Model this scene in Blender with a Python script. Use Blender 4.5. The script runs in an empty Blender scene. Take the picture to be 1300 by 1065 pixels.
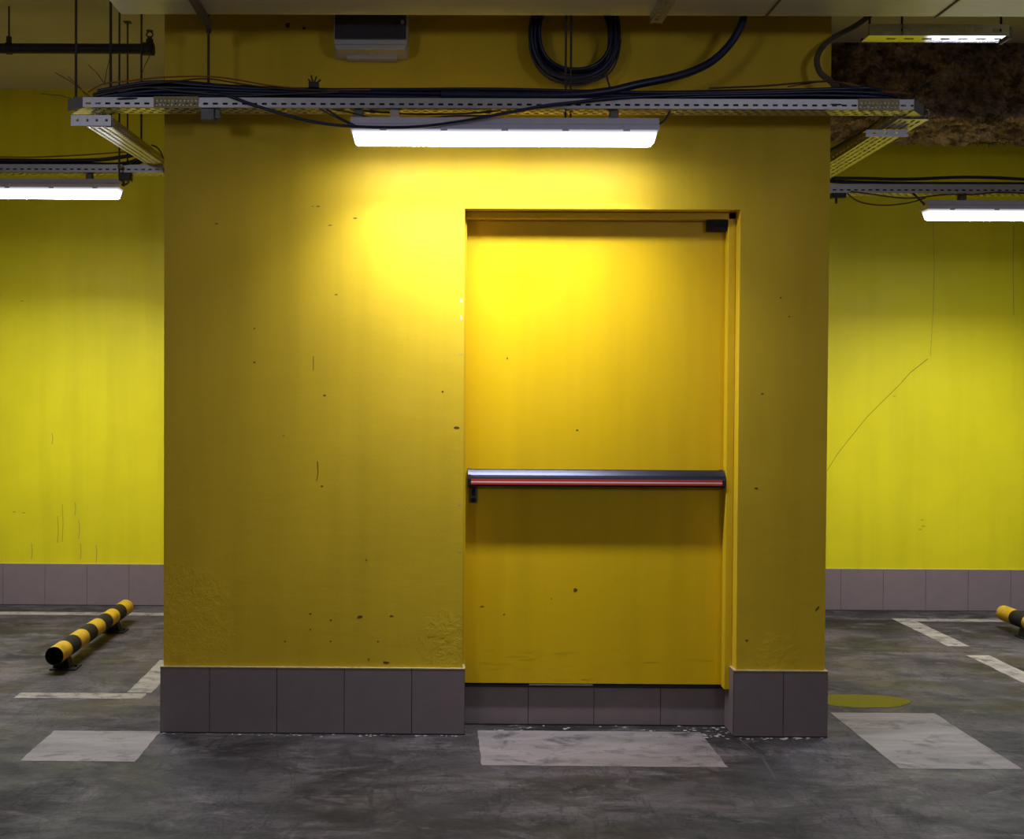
import bpy, bmesh, math, random
from mathutils import Vector, Matrix, Euler, noise
random.seed(7)
C = bpy.context.scene.collection
PI = math.pi

# ------------------------------------------------------------------ camera (fitted to the wall, tiles and floor lines)
FPX, PPX, PPY = 1440.0, 543.14, 525.16
EUL = Euler((PI/2-0.01614, -0.00534, 0.00715), 'XYZ')
CAM = Vector((0, -5, 1.5))
cd = bpy.data.cameras.new('camera'); cam = bpy.data.objects.new('camera', cd); C.objects.link(cam)
cam.location = CAM; cam.rotation_euler = EUL
cd.sensor_width = 36; cd.lens = FPX/1300*36
cd.shift_x = (650-PPX)/1300; cd.shift_y = -(532.5-PPY)/1300
bpy.context.scene.camera = cam
_R = EUL.to_matrix()
def _ray(px, py): return _R @ Vector(((px-PPX)/FPX, -(py-PPY)/FPX, -1))
def at(px, py, Y):                      # point of the photograph at depth Y
    d = _ray(px, py); return CAM + d*((Y-CAM.y)/d.y)
def onz(px, py, z=0.0):                 # point of the photograph at height z
    d = _ray(px, py); return CAM + d*((z-CAM.z)/d.z)

# ------------------------------------------------------------------ materials
def new_mat(name):
    m = bpy.data.materials.new(name); m.use_nodes = True
    nt = m.node_tree; b = nt.nodes['Principled BSDF']
    return m, nt, b
def N(nt, t, **kw):
    n = nt.nodes.new(t)
    for k, v in kw.items():
        if k in n.inputs: n.inputs[k].default_value = v
        else: setattr(n, k, v)
    return n
def coords(nt, scale=(1,1,1), space='Object', off=(0,0,0)):
    tc = N(nt, 'ShaderNodeTexCoord'); mp = N(nt, 'ShaderNodeMapping')
    mp.inputs['Scale'].default_value = scale; mp.inputs['Location'].default_value = off
    nt.links.new(tc.outputs[space], mp.inputs['Vector']); return mp.outputs['Vector']
def noisen(nt, vec, scale, detail=4, rough=.55, dist=0):
    n = N(nt, 'ShaderNodeTexNoise'); n.inputs['Scale'].default_value = scale
    n.inputs['Detail'].default_value = detail; n.inputs['Roughness'].default_value = rough
    n.inputs['Distortion'].default_value = dist
    nt.links.new(vec, n.inputs['Vector']); return n.outputs['Fac']
def ramp(nt, fac, stops):
    r = N(nt, 'ShaderNodeValToRGB'); e = r.color_ramp.elements
    while len(e) < len(stops): e.new(.5)
    for el, (p, c) in zip(e, stops):
        el.position = p; el.color = (c, c, c, 1) if isinstance(c, (int, float)) else (*c, 1)
    nt.links.new(fac, r.inputs['Fac']); return r.outputs['Color']
def mix(nt, a, b, fac=1.0, mode='MIX'):
    m = N(nt, 'ShaderNodeMix'); m.data_type = 'RGBA'; m.blend_type = mode
    for s, v in ((m.inputs[6], a), (m.inputs[7], b)):
        if isinstance(v, tuple): s.default_value = (*v, 1)
        else: nt.links.new(v, s)
    if isinstance(fac, (int, float)): m.inputs[0].default_value = fac
    else: nt.links.new(fac, m.inputs[0])
    return m.outputs[2]
def math_n(nt, op, a, b=None, clamp=False):
    m = N(nt, 'ShaderNodeMath', operation=op); m.use_clamp = clamp
    for i, v in enumerate((a, b)):
        if v is None: continue
        if isinstance(v, (int, float)): m.inputs[i].default_value = v
        else: nt.links.new(v, m.inputs[i])
    return m.outputs[0]
def bump(nt, b, h, strength=.3, dist=.004):
    n = N(nt, 'ShaderNodeBump'); n.inputs['Strength'].default_value = strength; n.inputs['Distance'].default_value = dist
    nt.links.new(h, n.inputs['Height']); nt.links.new(n.outputs['Normal'], b.inputs['Normal'])

def simple(name, col, rough=.5, metal=0.0, var=.2, scale=20, bmp=0.0, spec=.5):
    m, nt, b = new_mat(name)
    v = coords(nt); f = noisen(nt, v, scale)
    c = mix(nt, tuple(x*(1-var) for x in col), tuple(min(1, x*(1+var)) for x in col), f)
    nt.links.new(c, b.inputs['Base Color'])
    b.inputs['Roughness'].default_value = rough; b.inputs['Metallic'].default_value = metal
    b.inputs['Specular IOR Level'].default_value = spec
    if bmp: bump(nt, b, noisen(nt, v, scale*4), bmp, .002)
    return m

def paint(name, col, rough=.45, rough_spots=(), mott=.10, fine=.22):
    m, nt, b = new_mat(name)
    v = coords(nt)
    c = mix(nt, tuple(x*(1-mott) for x in col), tuple(x*(1+mott*.6) for x in col), ramp(nt, noisen(nt, v, 1.6, 5), [(.3, 0), (.7, 1)]))
    vs = coords(nt, (7, 7, .5)); st = ramp(nt, noisen(nt, vs, 1.2, 5), [(.45, 1), (.8, .88)])
    c = mix(nt, c, st, 1, 'MULTIPLY')
    sp = ramp(nt, noisen(nt, coords(nt, (1, 1, 1.6)), 38, 3, .6), [(.20, .55), (.27, 1)])
    c = mix(nt, c, sp, .7, 'MULTIPLY')
    nt.links.new(c, b.inputs['Base Color'])
    nt.links.new(ramp(nt, noisen(nt, v, 5), [(.3, rough-.06), (.7, rough+.12)]), b.inputs['Roughness'])
    b.inputs['Specular IOR Level'].default_value = .2
    h = math_n(nt, 'ADD', math_n(nt, 'MULTIPLY', noisen(nt, coords(nt, (2, 2, 6)), 3, 5), .6), math_n(nt, 'MULTIPLY', noisen(nt, v, 90, 3), .25))
    for (p, rad) in rough_spots:          # patches of flaking, crumbling plaster
        d = N(nt, 'ShaderNodeVectorMath', operation='DISTANCE'); d.inputs[1].default_value = p
        nt.links.new(coords(nt), d.inputs[0])
        k = math_n(nt, 'SUBTRACT', 1.0, math_n(nt, 'DIVIDE', d.outputs['Value'], rad), True)
        w = math_n(nt, 'MULTIPLY', ramp(nt, noisen(nt, v, 22, 6, .7, .6), [(.45, 0), (.56, 1)]), k)
        h = math_n(nt, 'ADD', h, math_n(nt, 'MULTIPLY', w, 3.0))
    bump(nt, b, h, fine, .006)
    return m

wall_col = (.69, .458, .020)
M = {}
p1, p2, p3 = at(225, 790, 0), at(566, 812, 0), at(985, 835, 0)
M['column'] = paint('column_paint', wall_col, .5, [(tuple(p1), .28), (tuple(p2), .14), (tuple(p3), .12)])
M['back'] = paint('back_wall_paint', (.68, .585, .010), .5, mott=.08, fine=.2)
M['door'] = paint('door_paint', (.73, .455, .005), .42, mott=.05, fine=.12)
M['frame'] = paint('frame_paint', (.66, .44, .012), .45, mott=.08, fine=.2)
M['ceil'] = simple('ceiling_paint', (.50, .47, .42), .8, var=.15, scale=3, bmp=.2)
M['crack'] = simple('crack', (.24, .18, .012), .9)
M['stain'] = simple('dirt_stain', (.36, .30, .02), .8)
M['chip'] = simple('chipped_plaster', (.10, .06, .01), .9)
M['palechip'] = simple('bare_plaster', (.52, .45, .20), .9)
M['crumb'] = simple('plaster_crumbs', (.34, .31, .30), .9)
M['tile'] = simple('tile_glaze', (.205, .156, .152), .38, var=.12, scale=14, bmp=.05)
M['grout'] = simple('grout', (.05, .045, .045), .9)
M['edge'] = simple('tile_cement', (.42, .34, .16), .9, scale=60, var=.4)
M['galv'] = simple('galvanised_steel', (.50, .48, .52), .38, .75, var=.15, scale=30)
M['galv_bright'] = simple('bright_galvanised_steel', (.72, .72, .73), .09, .95, var=.08, scale=25)
M['galv_dark'] = simple('dull_steel', (.16, .15, .15), .5, .6, var=.25, scale=40)
M['rod'] = simple('rod_steel', (.045, .04, .04), .55, .3, var=.3, scale=60)
M['cable'] = simple('black_cable', (.013, .019, .055), .36, var=.25, scale=10)
M['cable_brown'] = simple('brown_cable', (.085, .032, .012), .5)
M['cable_orange'] = simple('orange_cable', (.30, .10, .02), .5)
M['conduit'] = simple('grey_conduit', (.085, .07, .055), .5)
M['black'] = simple('black_plastic', (.012, .012, .014), .35)
M['pipe_black'] = simple('black_pipe', (.012, .011, .012), .6)
M['housing'] = simple('grey_housing', (.66, .63, .80), .4, var=.06)
M['box_grey'] = simple('box_grey', (.50, .46, .42), .5, var=.06)
M['smoke'] = simple('smoked_cover', (.045, .043, .055), .18, var=.1)
M['bar'] = simple('bar_black', (.034, .035, .055), .34, .7, var=.1)
M['bar_red'] = simple('bar_red', (.50, .035, .02), .4, var=.05)
M['bar_white'] = simple('bar_white', (.62, .55, .55), .4, var=.05)
M['yellow'] = simple('band_yellow', (.48, .29, .010), .6, var=.5, scale=16, bmp=.2)
M['bandblack'] = simple('band_black', (.012, .011, .012), .6, var=.4, scale=18, bmp=.2, spec=.2)
M['pale'] = simple('pale_clip', (.62, .50, .44), .5)

def metal_duct():
    m, nt, b = new_mat('duct_sheet')
    v = coords(nt, (1.2, 9, 9))
    c = mix(nt, (.62, .63, .60), (.80, .80, .76), noisen(nt, v, 4, 6))
    nt.links.new(c, b.inputs['Base Color']); b.inputs['Metallic'].default_value = .30
    nt.links.new(ramp(nt, noisen(nt, v, 7, 4), [(.3, .36), (.7, .52)]), b.inputs['Roughness'])
    bump(nt, b, noisen(nt, coords(nt, (2, 8, 8)), 3, 4), .12, .01)
    return m
M['duct'] = metal_duct()

def concrete():
    m, nt, b = new_mat('concrete_floor')
    v = coords(nt)
    vs = coords(nt, (1, 1.5, 1))
    big = ramp(nt, noisen(nt, vs, .9, 8, .66, .5), [(.36, 0), (.60, 1)])
    c = mix(nt, (.030, .024, .022), (.110, .091, .094), big)
    stain = ramp(nt, noisen(nt, coords(nt, (1.3, 2.2, 1), off=(3, 1, 0)), 1.7, 9, .70, .9), [(.42, 1), (.55, .38)])
    c = mix(nt, c, stain, .85, 'MULTIPLY')
    pale = ramp(nt, noisen(nt, coords(nt, (1.1, 2.0, 1), off=(7, 4, 0)), 3.2, 9, .72, .6), [(.54, 0), (.66, 1)])
    c = mix(nt, c, (.165, .143, .145), math_n(nt, 'MULTIPLY', pale, .6))
    fine = ramp(nt, noisen(nt, v, 70, 6, .75), [(.34, .55), (.66, 1.35)])
    c = mix(nt, c, fine, .8, 'MULTIPLY')
    for sc, off, seed in (((.7, 3.4, 1), 2.0, 1.2), ((3.0, .8, 1), 1.5, 1.6)):   # dark tyre and drag streaks
        w = noisen(nt, coords(nt, sc, off=(off*3, seed, 0)), 2.0, 4, .55, seed)
        c = mix(nt, c, ramp(nt, w, [(.480, 1), (.50, .35), (.522, 1)]), .7, 'MULTIPLY')
    nt.links.new(c, b.inputs['Base Color'])
    nt.links.new(ramp(nt, noisen(nt, vs, 1.7, 7, .65, .5), [(.36, .42), (.62, .80)]), b.inputs['Roughness'])
    b.inputs['Specular IOR Level'].default_value = .3
    bump(nt, b, noisen(nt, v, 45, 7, .75), .45, .005)
    return m
M['floor'] = concrete()

def worn_paint(name, col, wear, scale=7):
    m, nt, b = new_mat(name)
    v = coords(nt, (1, 1.4, 1))
    w = ramp(nt, noisen(nt, v, scale, 8, .72, .5), [(wear-.06, 1), (wear+.08, 0)])
    under = mix(nt, (.04, .033, .032), (.10, .088, .088), noisen(nt, v, 3))
    top = mix(nt, tuple(x*.62 for x in col), col, noisen(nt, coords(nt, (1, 5, 1)), 4, 5))
    c = mix(nt, under, top, w)
    drag = ramp(nt, noisen(nt, coords(nt, (1.2, 6.5, 1), off=(1, 2, 0)), 1.5, 7, .68, .7), [(.40, 1), (.62, .62)])
    c = mix(nt, c, drag, .75, 'MULTIPLY')
    fine = ramp(nt, noisen(nt, v, 60, 5, .7), [(.3, .8), (.7, 1.1)])
    nt.links.new(mix(nt, c, fine, .6, 'MULTIPLY'), b.inputs['Base Color'])
    b.inputs['Roughness'].default_value = .6
    bump(nt, b, noisen(nt, v, 40, 6), .2, .003)
    return m
M['patch'] = worn_paint('worn_white_patch', (.31, .262, .255), .585, 5)
M['line'] = worn_paint('worn_white_line', (.42, .37, .31), .56, 9)

def wool():
    m, nt, b = new_mat('mineral_wool')
    v = coords(nt)
    c = mix(nt, (.16, .11, .085), (.80, .62, .50), ramp(nt, noisen(nt, v, 9, 8, .75), [(.42, 0), (.62, 1)]))
    c = mix(nt, c, ramp(nt, noisen(nt, v, 1.7, 3), [(.42, .40), (.55, 1)]), .7, 'MULTIPLY')
    nt.links.new(c, b.inputs['Base Color']); b.inputs['Roughness'].default_value = 1
    b.inputs['Specular IOR Level'].default_value = .05
    bump(nt, b, noisen(nt, v, 45, 8, .8), .9, .02)
    return m
M['wool'] = wool()

def emit(name, strength, col=(.90, .95, 1.0)):
    m, nt, b = new_mat(name)
    b.inputs['Base Color'].default_value = (.8, .8, .82, 1); b.inputs['Roughness'].default_value = .4
    b.inputs['Emission Color'].default_value = (*col, 1); b.inputs['Emission Strength'].default_value = strength
    return m
def lens_side():                        # the opal lens glows less next to the housing
    m = emit('lens_side', 1.0, (.86, .88, 1.0)); nt = m.node_tree; b = nt.nodes['Principled BSDF']
    sx = N(nt, 'ShaderNodeSeparateXYZ'); tc = N(nt, 'ShaderNodeTexCoord'); nt.links.new(tc.outputs['Object'], sx.inputs[0])
    mr = N(nt, 'ShaderNodeMapRange'); mr.inputs['From Min'].default_value = -.002; mr.inputs['From Max'].default_value = -.026
    mr.inputs['To Min'].default_value = .30; mr.inputs['To Max'].default_value = 3.0
    nt.links.new(sx.outputs['Z'], mr.inputs['Value']); nt.links.new(mr.outputs[0], b.inputs['Emission Strength']); return m
LCOL = (.86, .90, 1.0)
M['lens_side'] = lens_side()
M['lens_low'] = emit('lens_underside', 62.0, LCOL)
M['lens_low_bay'] = emit('lens_underside_bay', 110.0, LCOL)

def water():
    m, nt, b = new_mat('puddle_water')
    nt.links.new(mix(nt, (.020, .017, .010), (.035, .030, .02), noisen(nt, coords(nt), 3)), b.inputs['Base Color'])
    b.inputs['Roughness'].default_value = .16; b.inputs['IOR'].default_value = 1.45
    b.inputs['Specular IOR Level'].default_value = .5
    return m
M['water'] = water()

# ------------------------------------------------------------------ mesh building
class MB:
    def __init__(s): s.v = []; s.f = []; s.m = []; s.sm = []
    def add(s, vs, fs, mi=0, smooth=False):
        o = len(s.v); s.v += [tuple(x) for x in vs]
        for f in fs: s.f.append(tuple(i+o for i in f)); s.m.append(mi); s.sm.append(smooth)
    def hexa(s, c, mi=0):               # 8 corners: lower ring 0-3, upper ring 4-7
        s.add(c, [(3,2,1,0),(4,5,6,7),(0,1,5,4),(1,2,6,5),(2,3,7,6),(3,0,4,7)], mi)
    def box(s, x0, x1, y0, y1, z0, z1, mi=0):
        s.hexa([(x0,y0,z0),(x1,y0,z0),(x1,y1,z0),(x0,y1,z0),(x0,y0,z1),(x1,y0,z1),(x1,y1,z1),(x0,y1,z1)], mi)
    def slab(s, o, u, v, n, u0, u1, v0, v1, t, mi=0):
        P = lambda a, b, c: o+u*a+v*b+n*c
        s.hexa([P(u0,v0,0),P(u1,v0,0),P(u1,v0,t),P(u0,v0,t),P(u0,v1,0),P(u1,v1,0),P(u1,v1,t),P(u0,v1,t)], mi)
    def plate(s, o, u, v, n, L, W, rows, t=.0015, mi=0):   # sheet L x W with rows of real slots: (v0, v1, pitch, slot, offset)
        cur = 0
        for (a, b, pitch, slot, off) in rows:
            if a > cur: s.slab(o, u, v, n, 0, L, cur, a, t, mi)
            x = 0; k = off
            while k < L:
                e = min(max(k, 0), L)
                if e > x: s.slab(o, u, v, n, x, e, a, b, t, mi)
                x = max(x, min(k+slot, L)); k += pitch
            if x < L: s.slab(o, u, v, n, x, L, a, b, t, mi)
            cur = b
        if cur < W: s.slab(o, u, v, n, 0, L, cur, W, t, mi)
    def tube(s, pts, r, seg=8, mi=0, cap=True, rad=None):
        pts = [Vector(p) for p in pts]; n = len(pts); rings = []
        t0 = (pts[1]-pts[0]).normalized()
        a = t0.orthogonal().normalized()
        for i, p in enumerate(pts):
            t = (pts[min(i+1, n-1)]-pts[max(i-1, 0)]).normalized()
            a = (a - t*a.dot(t)).normalized(); b = t.cross(a)
            rr = rad[i] if rad else r
            rings.append([p+(a*math.cos(2*PI*k/seg)+b*math.sin(2*PI*k/seg))*rr for k in range(seg)])
        vs = [q for R in rings for q in R]; fs = []
        for i in range(n-1):
            for k in range(seg):
                k2 = (k+1) % seg
                fs.append((i*seg+k, i*seg+k2, (i+1)*seg+k2, (i+1)*seg+k))
        s.add(vs, fs, mi, True)
        if cap: s.add(rings[0], [tuple(range(seg))[::-1]], mi); s.add(rings[-1], [tuple(range(seg))], mi)
    def prism(s, prof, axis_x0, axis_x1, mi=0, smooth=False):   # profile in (y, z), extruded along x
        n = len(prof)
        vs = [(axis_x0, y, z) for y, z in prof]+[(axis_x1, y, z) for y, z in prof]
        fs = [(i, (i+1) % n, n+(i+1) % n, n+i) for i in range(n)]
        s.add(vs, fs, mi, smooth); s.add(vs, [tuple(range(n))[::-1], tuple(range(n, 2*n))], mi)
    def poly(s, pts, mi): s.add(pts, [tuple(range(len(pts)))], mi)
    def build(s, name, mats, parent=None, bevel=0, at0=None, kind=None):
        me = bpy.data.meshes.new(name)
        vs = s.v
        if at0 is not None: vs = [(x-at0[0], y-at0[1], z-at0[2]) for x, y, z in vs]
        me.from_pydata(vs, [], s.f); me.update()
        for i, p in enumerate(me.polygons): p.material_index = s.m[i]; p.use_smooth = s.sm[i]
        for m in (mats if isinstance(mats, (list, tuple)) else [mats]): me.materials.append(m)
        bm = bmesh.new(); bm.from_mesh(me); bmesh.ops.recalc_face_normals(bm, faces=bm.faces); bm.to_mesh(me); bm.free()
        o = bpy.data.objects.new(name, me); C.objects.link(o)
        if parent: o.parent = parent
        elif at0 is not None: o.location = at0
        if bevel:
            b = o.modifiers.new('bevel', 'BEVEL'); b.width = bevel; b.segments = 2; b.limit_method = 'ANGLE'
        if kind: o['kind'] = kind
        return o
def tag(o, label, cat=None, group=None):
    o['label'] = label
    if cat: o['category'] = cat
    if group: o['group'] = group
    return o
def empty(name, loc, label=None, cat=None, group=None, kind=None):
    o = bpy.data.objects.new(name, None); o.empty_display_size = .1; C.objects.link(o); o.location = loc
    if label: tag(o, label, cat, group)
    if kind: o['kind'] = kind
    return o
def smooth_path(pts, n=8):
    P = [Vector(p) for p in pts]; P = [P[0]*2-P[1]]+P+[P[-1]*2-P[-2]]; out = []
    for i in range(1, len(P)-2):
        a, b, c, d = P[i-1:i+3]
        for k in range(n):
            t = k/n
            out.append(.5*((2*b)+(c-a)*t+(2*a-5*b+4*c-d)*t*t+(3*b-a-3*c+d)*t**3))
    out.append(P[-2]); return out
def blob(mb, c, u, v, n, r, mi, asp=.5, k=9, off=.0006):    # small irregular chip lying on a surface
    ph = random.random()*6
    mb.poly([c+n*off+u*(math.cos(2*PI*i/k)*r*random.uniform(.6, 1.2))+v*(math.sin(2*PI*i/k)*r*asp*random.uniform(.6, 1.2)) for i in range(k)], mi)
def streak(mb, pts, w, u_perp, n, mi, off=.0006):           # thin crack or scratch as a strip lying on the surface
    P = [Vector(p)+n*off for p in pts]
    for a, b in zip(P, P[1:]):
        mb.poly([a-u_perp*w, b-u_perp*w, b+u_perp*w, a+u_perp*w], mi)
X, Y_, Z = Vector((1,0,0)), Vector((0,1,0)), Vector((0,0,1)); FR = Vector((0,-1,0))

# ------------------------------------------------------------------ the setting
CEIL = 3.642; XL, XR = -1.2005, 1.7217; YB = 3.0; ZT = .294; TP = .298
OX0, OX1, OZ = .123, 1.332, 2.322       # door opening
fl = MB(); fl.box(-7, 7.5, -9, 3.3, -.2, 0, 0)
def floor_crack(pxs, w):
    streak(fl, [onz(*p) for p in pxs], w, X, Z, 1, .0008)
floor_crack([(198,978),(212,958),(228,938),(236,933)], .006)
floor_crack([(938,938),(968,962),(985,990)], .005)
for k in range(150):                    # crumbs of plaster and mortar along the foot of the tiles
    u = random.random()
    if k < 45: x, y = random.uniform(XL, OX0), -.012-abs(random.gauss(0, .015))-.006
    elif k < 85: x, y = random.uniform(1.12, 1.34), random.uniform(-.05, .13)
    elif k < 115: x, y = random.uniform(OX0, OX1), random.uniform(.06, .145)
    else: x, y = random.uniform(OX1, XR), -.012-abs(random.gauss(0, .02))-.006
    blob(fl, Vector((x, y, 0)), X, Y_, Z, random.uniform(.003, .012), 2, random.uniform(.4, 1), 7, .0016+.0001*(k % 5))
fl.build('floor', [M['floor'], M['grout'], M['crumb']], kind='structure')
ce = MB(); ce.box(-7, 7.5, -9, 3.3, CEIL, CEIL+.2); ce.build('ceiling', M['ceil'], kind='structure')

wb = MB(); wb.box(-7, 7.5, YB, YB+.2, 0, CEIL)
cr = [(1049,600),(1063,578),(1078,556),(1100,530),(1122,508),(1140,490),(1156,472),(1179,455)]
pts = []
for i, p in enumerate(cr):
    q = at(p[0]+random.uniform(-1,1), p[1]+random.uniform(-1,1), YB); pts.append(q)
streak(wb, pts, .0035, Z, FR, 1)
streak(wb, [at(x, y, YB) for x, y in [(1181,452),(1184,405),(1186,340),(1184,270)]], .0018, X, FR, 2)
streak(wb, [at(x, y, YB) for x, y in [(1287,400),(1286,340),(1287,285)]], .0025, X, FR, 2)
for (x, y, l) in [(73,655,34),(79,640,48),(95,637,18),(102,690,20),(122,692,22),(66,550,14),(40,690,20),(100,660,24)]:
    streak(wb, [at(x, y, YB), at(x+1, y+l*.5, YB), at(x, y+l, YB)], .0028, X, FR, 2)
for (x, y) in [(18,650),(30,651),(1135,503),(1170,660),(1168,672),(1172,668),(28,382)]:
    blob(wb, at(x, y, YB), X, Z, FR, .016, 2, .25)
wb.build('wall_back', [M['back'], M['crack'], M['stain']], kind='structure')

wf = MB()
wf.box(XL, OX0, 0, YB, 0, CEIL); wf.box(OX1, XR, 0, YB, 0, CEIL); wf.box(OX0, OX1, 0, YB, OZ, CEIL)
wf.box(OX0, OX1, .24, YB, 0, OZ)
for (x, y, r, a) in [(457,783,.016,.4),(497,782,.010,.4),(394,779,.007,.5),(420,787,.006,.6),(394,799,.004,1),(465,711,.005,.6),
                     (409,617,.006,.6),(490,841,.018,.35),(362,814,.006,.5),(420,814,.006,.5),(480,814,.006,.5),(468,837,.006,.5),
                     (323,417,.005,.7),(323,460,.005,.8),(412,502,.006,.7),(562,497,.005,.8),(419,286,.010,.25),(404,262,.010,.25),
                     (397,262,.006,.3),(451,277,.009,.4),(427,374,.008,.3),(275,284,.008,.3),(360,553,.008,.2),(968,500,.006,.6),
                     (948,813,.006,.9),(1002,402,.005,.6),(991,378,.005,.6),(960,620,.008,.5),(365,32,.012,1.1),(386,36,.007,1.2),(580,543,.012,.5)]:
    blob(wf, at(x, y, 0), X, Z, FR, r, 1, a)
streak(wf, [at(x, y, 0) for x, y in [(403,585),(404,600),(402,610)]], .0016, X, FR, 1)
streak(wf, [at(x, y, 0) for x, y in [(398,452),(398,470)]], .0012, X, FR, 1)
streak(wf, [at(x, y, 0) for x, y in [(1035,775),(1040,770)]], .004, Z, FR, 1)
for (x, y, r, a) in [(585.5,381,.008,1.6),(585.5,404,.008,1.8),(585,449,.006,.8),(583,640,.006,1),(584,700,.005,1.2),(548,806,.02,.5),(570,813,.016,.6),(562,807,.018,.5)]:
    blob(wf, at(x, y, 0), X, Z, FR, r, 2 if y < 780 else 3, a)
wf.build('wall_front', [M['column'], M['chip'], M['palechip'], M['frame']], kind='structure')

# ---- tiled skirtings (tiles and joints in one mesh each)
def skirting(name, segs, top=ZT):
    mb = MB()
    for (o, u, n, L, joints, thick) in segs:
        mb.slab(o, u, Z, n, 0, L, 0, top-.002, thick-.002, 1)
        mb.slab(o, u, Z, n, 0, L, top-.002, top+.002, thick+.001, 2)
        ed = [0]+sorted(j for j in joints if 0 < j < L)+[L]
        for a, b in zip(ed, ed[1:]):
            mb.slab(o, u, Z, n, a+.0016, b-.0016, .006, top-.002, thick, 0)
    return mb.build(name, [M['tile'], M['grout'], M['edge']], kind='structure')
T = .012
j0 = at(266, 890, -T).x
fj = [j0+TP*k-(XL-T) for k in range(0, 6)]
skirting('baseboard_front', [
    (Vector((XL-T, 0, 0)), X, FR, OX0-XL+2*T, fj, T),
    (Vector((XL, 0, 0)), Y_, -X, YB, [.28+TP*k for k in range(12)], T),
    (Vector((OX0, 0, 0)), Y_, X, .15, [], T),
    (Vector((OX1-T, 0, 0)), X, FR, XR-OX1+2*T, [at(994.5, 890, -T).x-(OX1-T)], T),
    (Vector((OX1, 0, 0)), Y_, -X, .15, [], T),
    (Vector((XR, 0, 0)), Y_, X, YB, [.28+TP*k for k in range(12)], T)])
jl = at(163.7, 745, YB-T).x; jr = at(1067.5, 745, YB-T).x
skirting('baseboard_left', [(Vector((-7, YB, 0)), X, FR, 7+XL, [7+jl+TP*k for k in range(-20, 6)], T)])
skirting('baseboard_right', [(Vector((XR, YB, 0)), X, FR, 7.5-XR, [jr-XR+TP*k for k in range(0, 20)], T)])
dj = [at(x, 890, .15).x-OX0 for x in (670.5, 754, 838.5)]
skirting('baseboard_doorway', [(Vector((OX0, .162, 0)), X, FR, OX1-OX0, dj, .012)], .175)

# ------------------------------------------------------------------ door
door = empty('door_1', (.72, .15, 0), 'yellow steel exit door with a red striped push bar, recessed in the column', kind='structure')
dl = door.location
YF = .13
lf = MB(); lf.box(OX0+.012, 1.322, YF, YF+.05, .196, 2.296)
for (x, y, r, a) in [(730,749,.012,.8),(612,770,.010,.35),(640,780,.005,.6),(733,546,.006,.7),(644,455,.004,1.2),(700,760,.003,1)]:
    blob(lf, at(x, y, YF), X, Z, FR, r, 1, a)
for k in range(46):
    x = random.uniform(596, 760) if k % 3 else random.uniform(620, 905); y = random.uniform(822, 864)
    w = random.uniform(4, 26)
    streak(lf, [at(x, y, YF), at(x+w, y+random.uniform(-.8, .8), YF)], random.uniform(.0005, .0013), Z, FR, 2)
leaf = lf.build('door_leaf', [M['door'], M['chip'], M['frame']], door, .002, dl)
fr = MB()
fr.box(OX0+.001, OX0+.012, .07, .2, .19, OZ-.001); fr.box(1.298, OX1-.001, .07, .125, .19, OZ-.001); fr.box(1.324, OX1-.001, .125, .2, .19, OZ-.001)
fr.box(OX0+.001, OX1-.001, .07, .125, 2.291, OZ-.001)
fr.build('door_frame', M['frame'], door, .002, dl)
th = MB(); th.box(OX0+.001, OX1-.001, .138, .235, .176, .188, 0); th.box(.43, .72, .136, .15, .186, .192, 1)
th.build('threshold', [M['black'], M['galv']], door, .001, dl)
pl = MB(); pl.box(OX0+.001, OX1-.001, .17, .238, 0, .176); pl.build('step_core', M['grout'], door, 0, dl)
bx0, bx1 = at(594, 607, .065).x, at(921, 607, .065).x
zb = lambda p: at(750, p, .065).z
z0, z1, z2, z3, z4, z5 = zb(618.2), zb(615.6), zb(613.2), zb(611.6), zb(608.6), zb(597)
pb = MB()
prof = [(YF, z5), (.097, z5), (.091, z5-.003), (.081, z5-.013), (.072, z5-.024), (.067, z5-.034), (.065, z4), (.065, z1), (.068, z0), (YF, z0)]
pb.prism(prof, bx0+.012, bx1-.012, 0, False)
bar = pb.build('push_bar', M['bar'], door, .0015, dl)
tag(bar, 'black push bar with red and white stripes')
def stripe(nm, a, b, m):
    s = MB(); s.box(bx0+.014, bx1-.014, .0632, .066, a, b); o = s.build(nm, m, bar, 0, dl); o.location = (0, 0, 0); return o
stripe('stripe', z3, z4, M['bar_red']); tag(stripe('stripe', z2, z3, M['bar_white']), 'white stripe'); stripe('stripe', z1, z2, M['bar_red'])
for a, b in ((bx0, bx0+.012), (bx1-.012, bx1)):
    e = MB(); e.prism([(y-.002 if y < YF else y, z+(.002 if z > 1.14 else -.002)) for y, z in prof], a, b)
    o = e.build('end_cap', M['black'], bar, .002, dl); o.location = (0, 0, 0)
lk = MB(); c = at(601, 628, YF)
lk.box(c.x-.017, c.x+.017, YF-.012, YF, c.z-.036, c.z+.036, 0); lk.tube([(c.x, YF-.02, c.z-.022), (c.x, YF, c.z-.022)], .011, 16, 1); lk.box(c.x-.009, c.x+.009, YF-.016, YF-.01, c.z-.004, c.z+.03, 1)
lk.build('lock_plate', [M['galv_dark'], M['black']], door, .003, dl)
cl = MB(); a, b = at(898, 279, .10), at(923, 293.5, .10)
cl.box(a.x, b.x, .085, YF, b.z, a.z); cl.box(a.x+.03, b.x-.004, .08, .086, b.z+.018, b.z+.03)
cl.build('door_closer', M['bandblack'], door, .003, dl)

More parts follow.
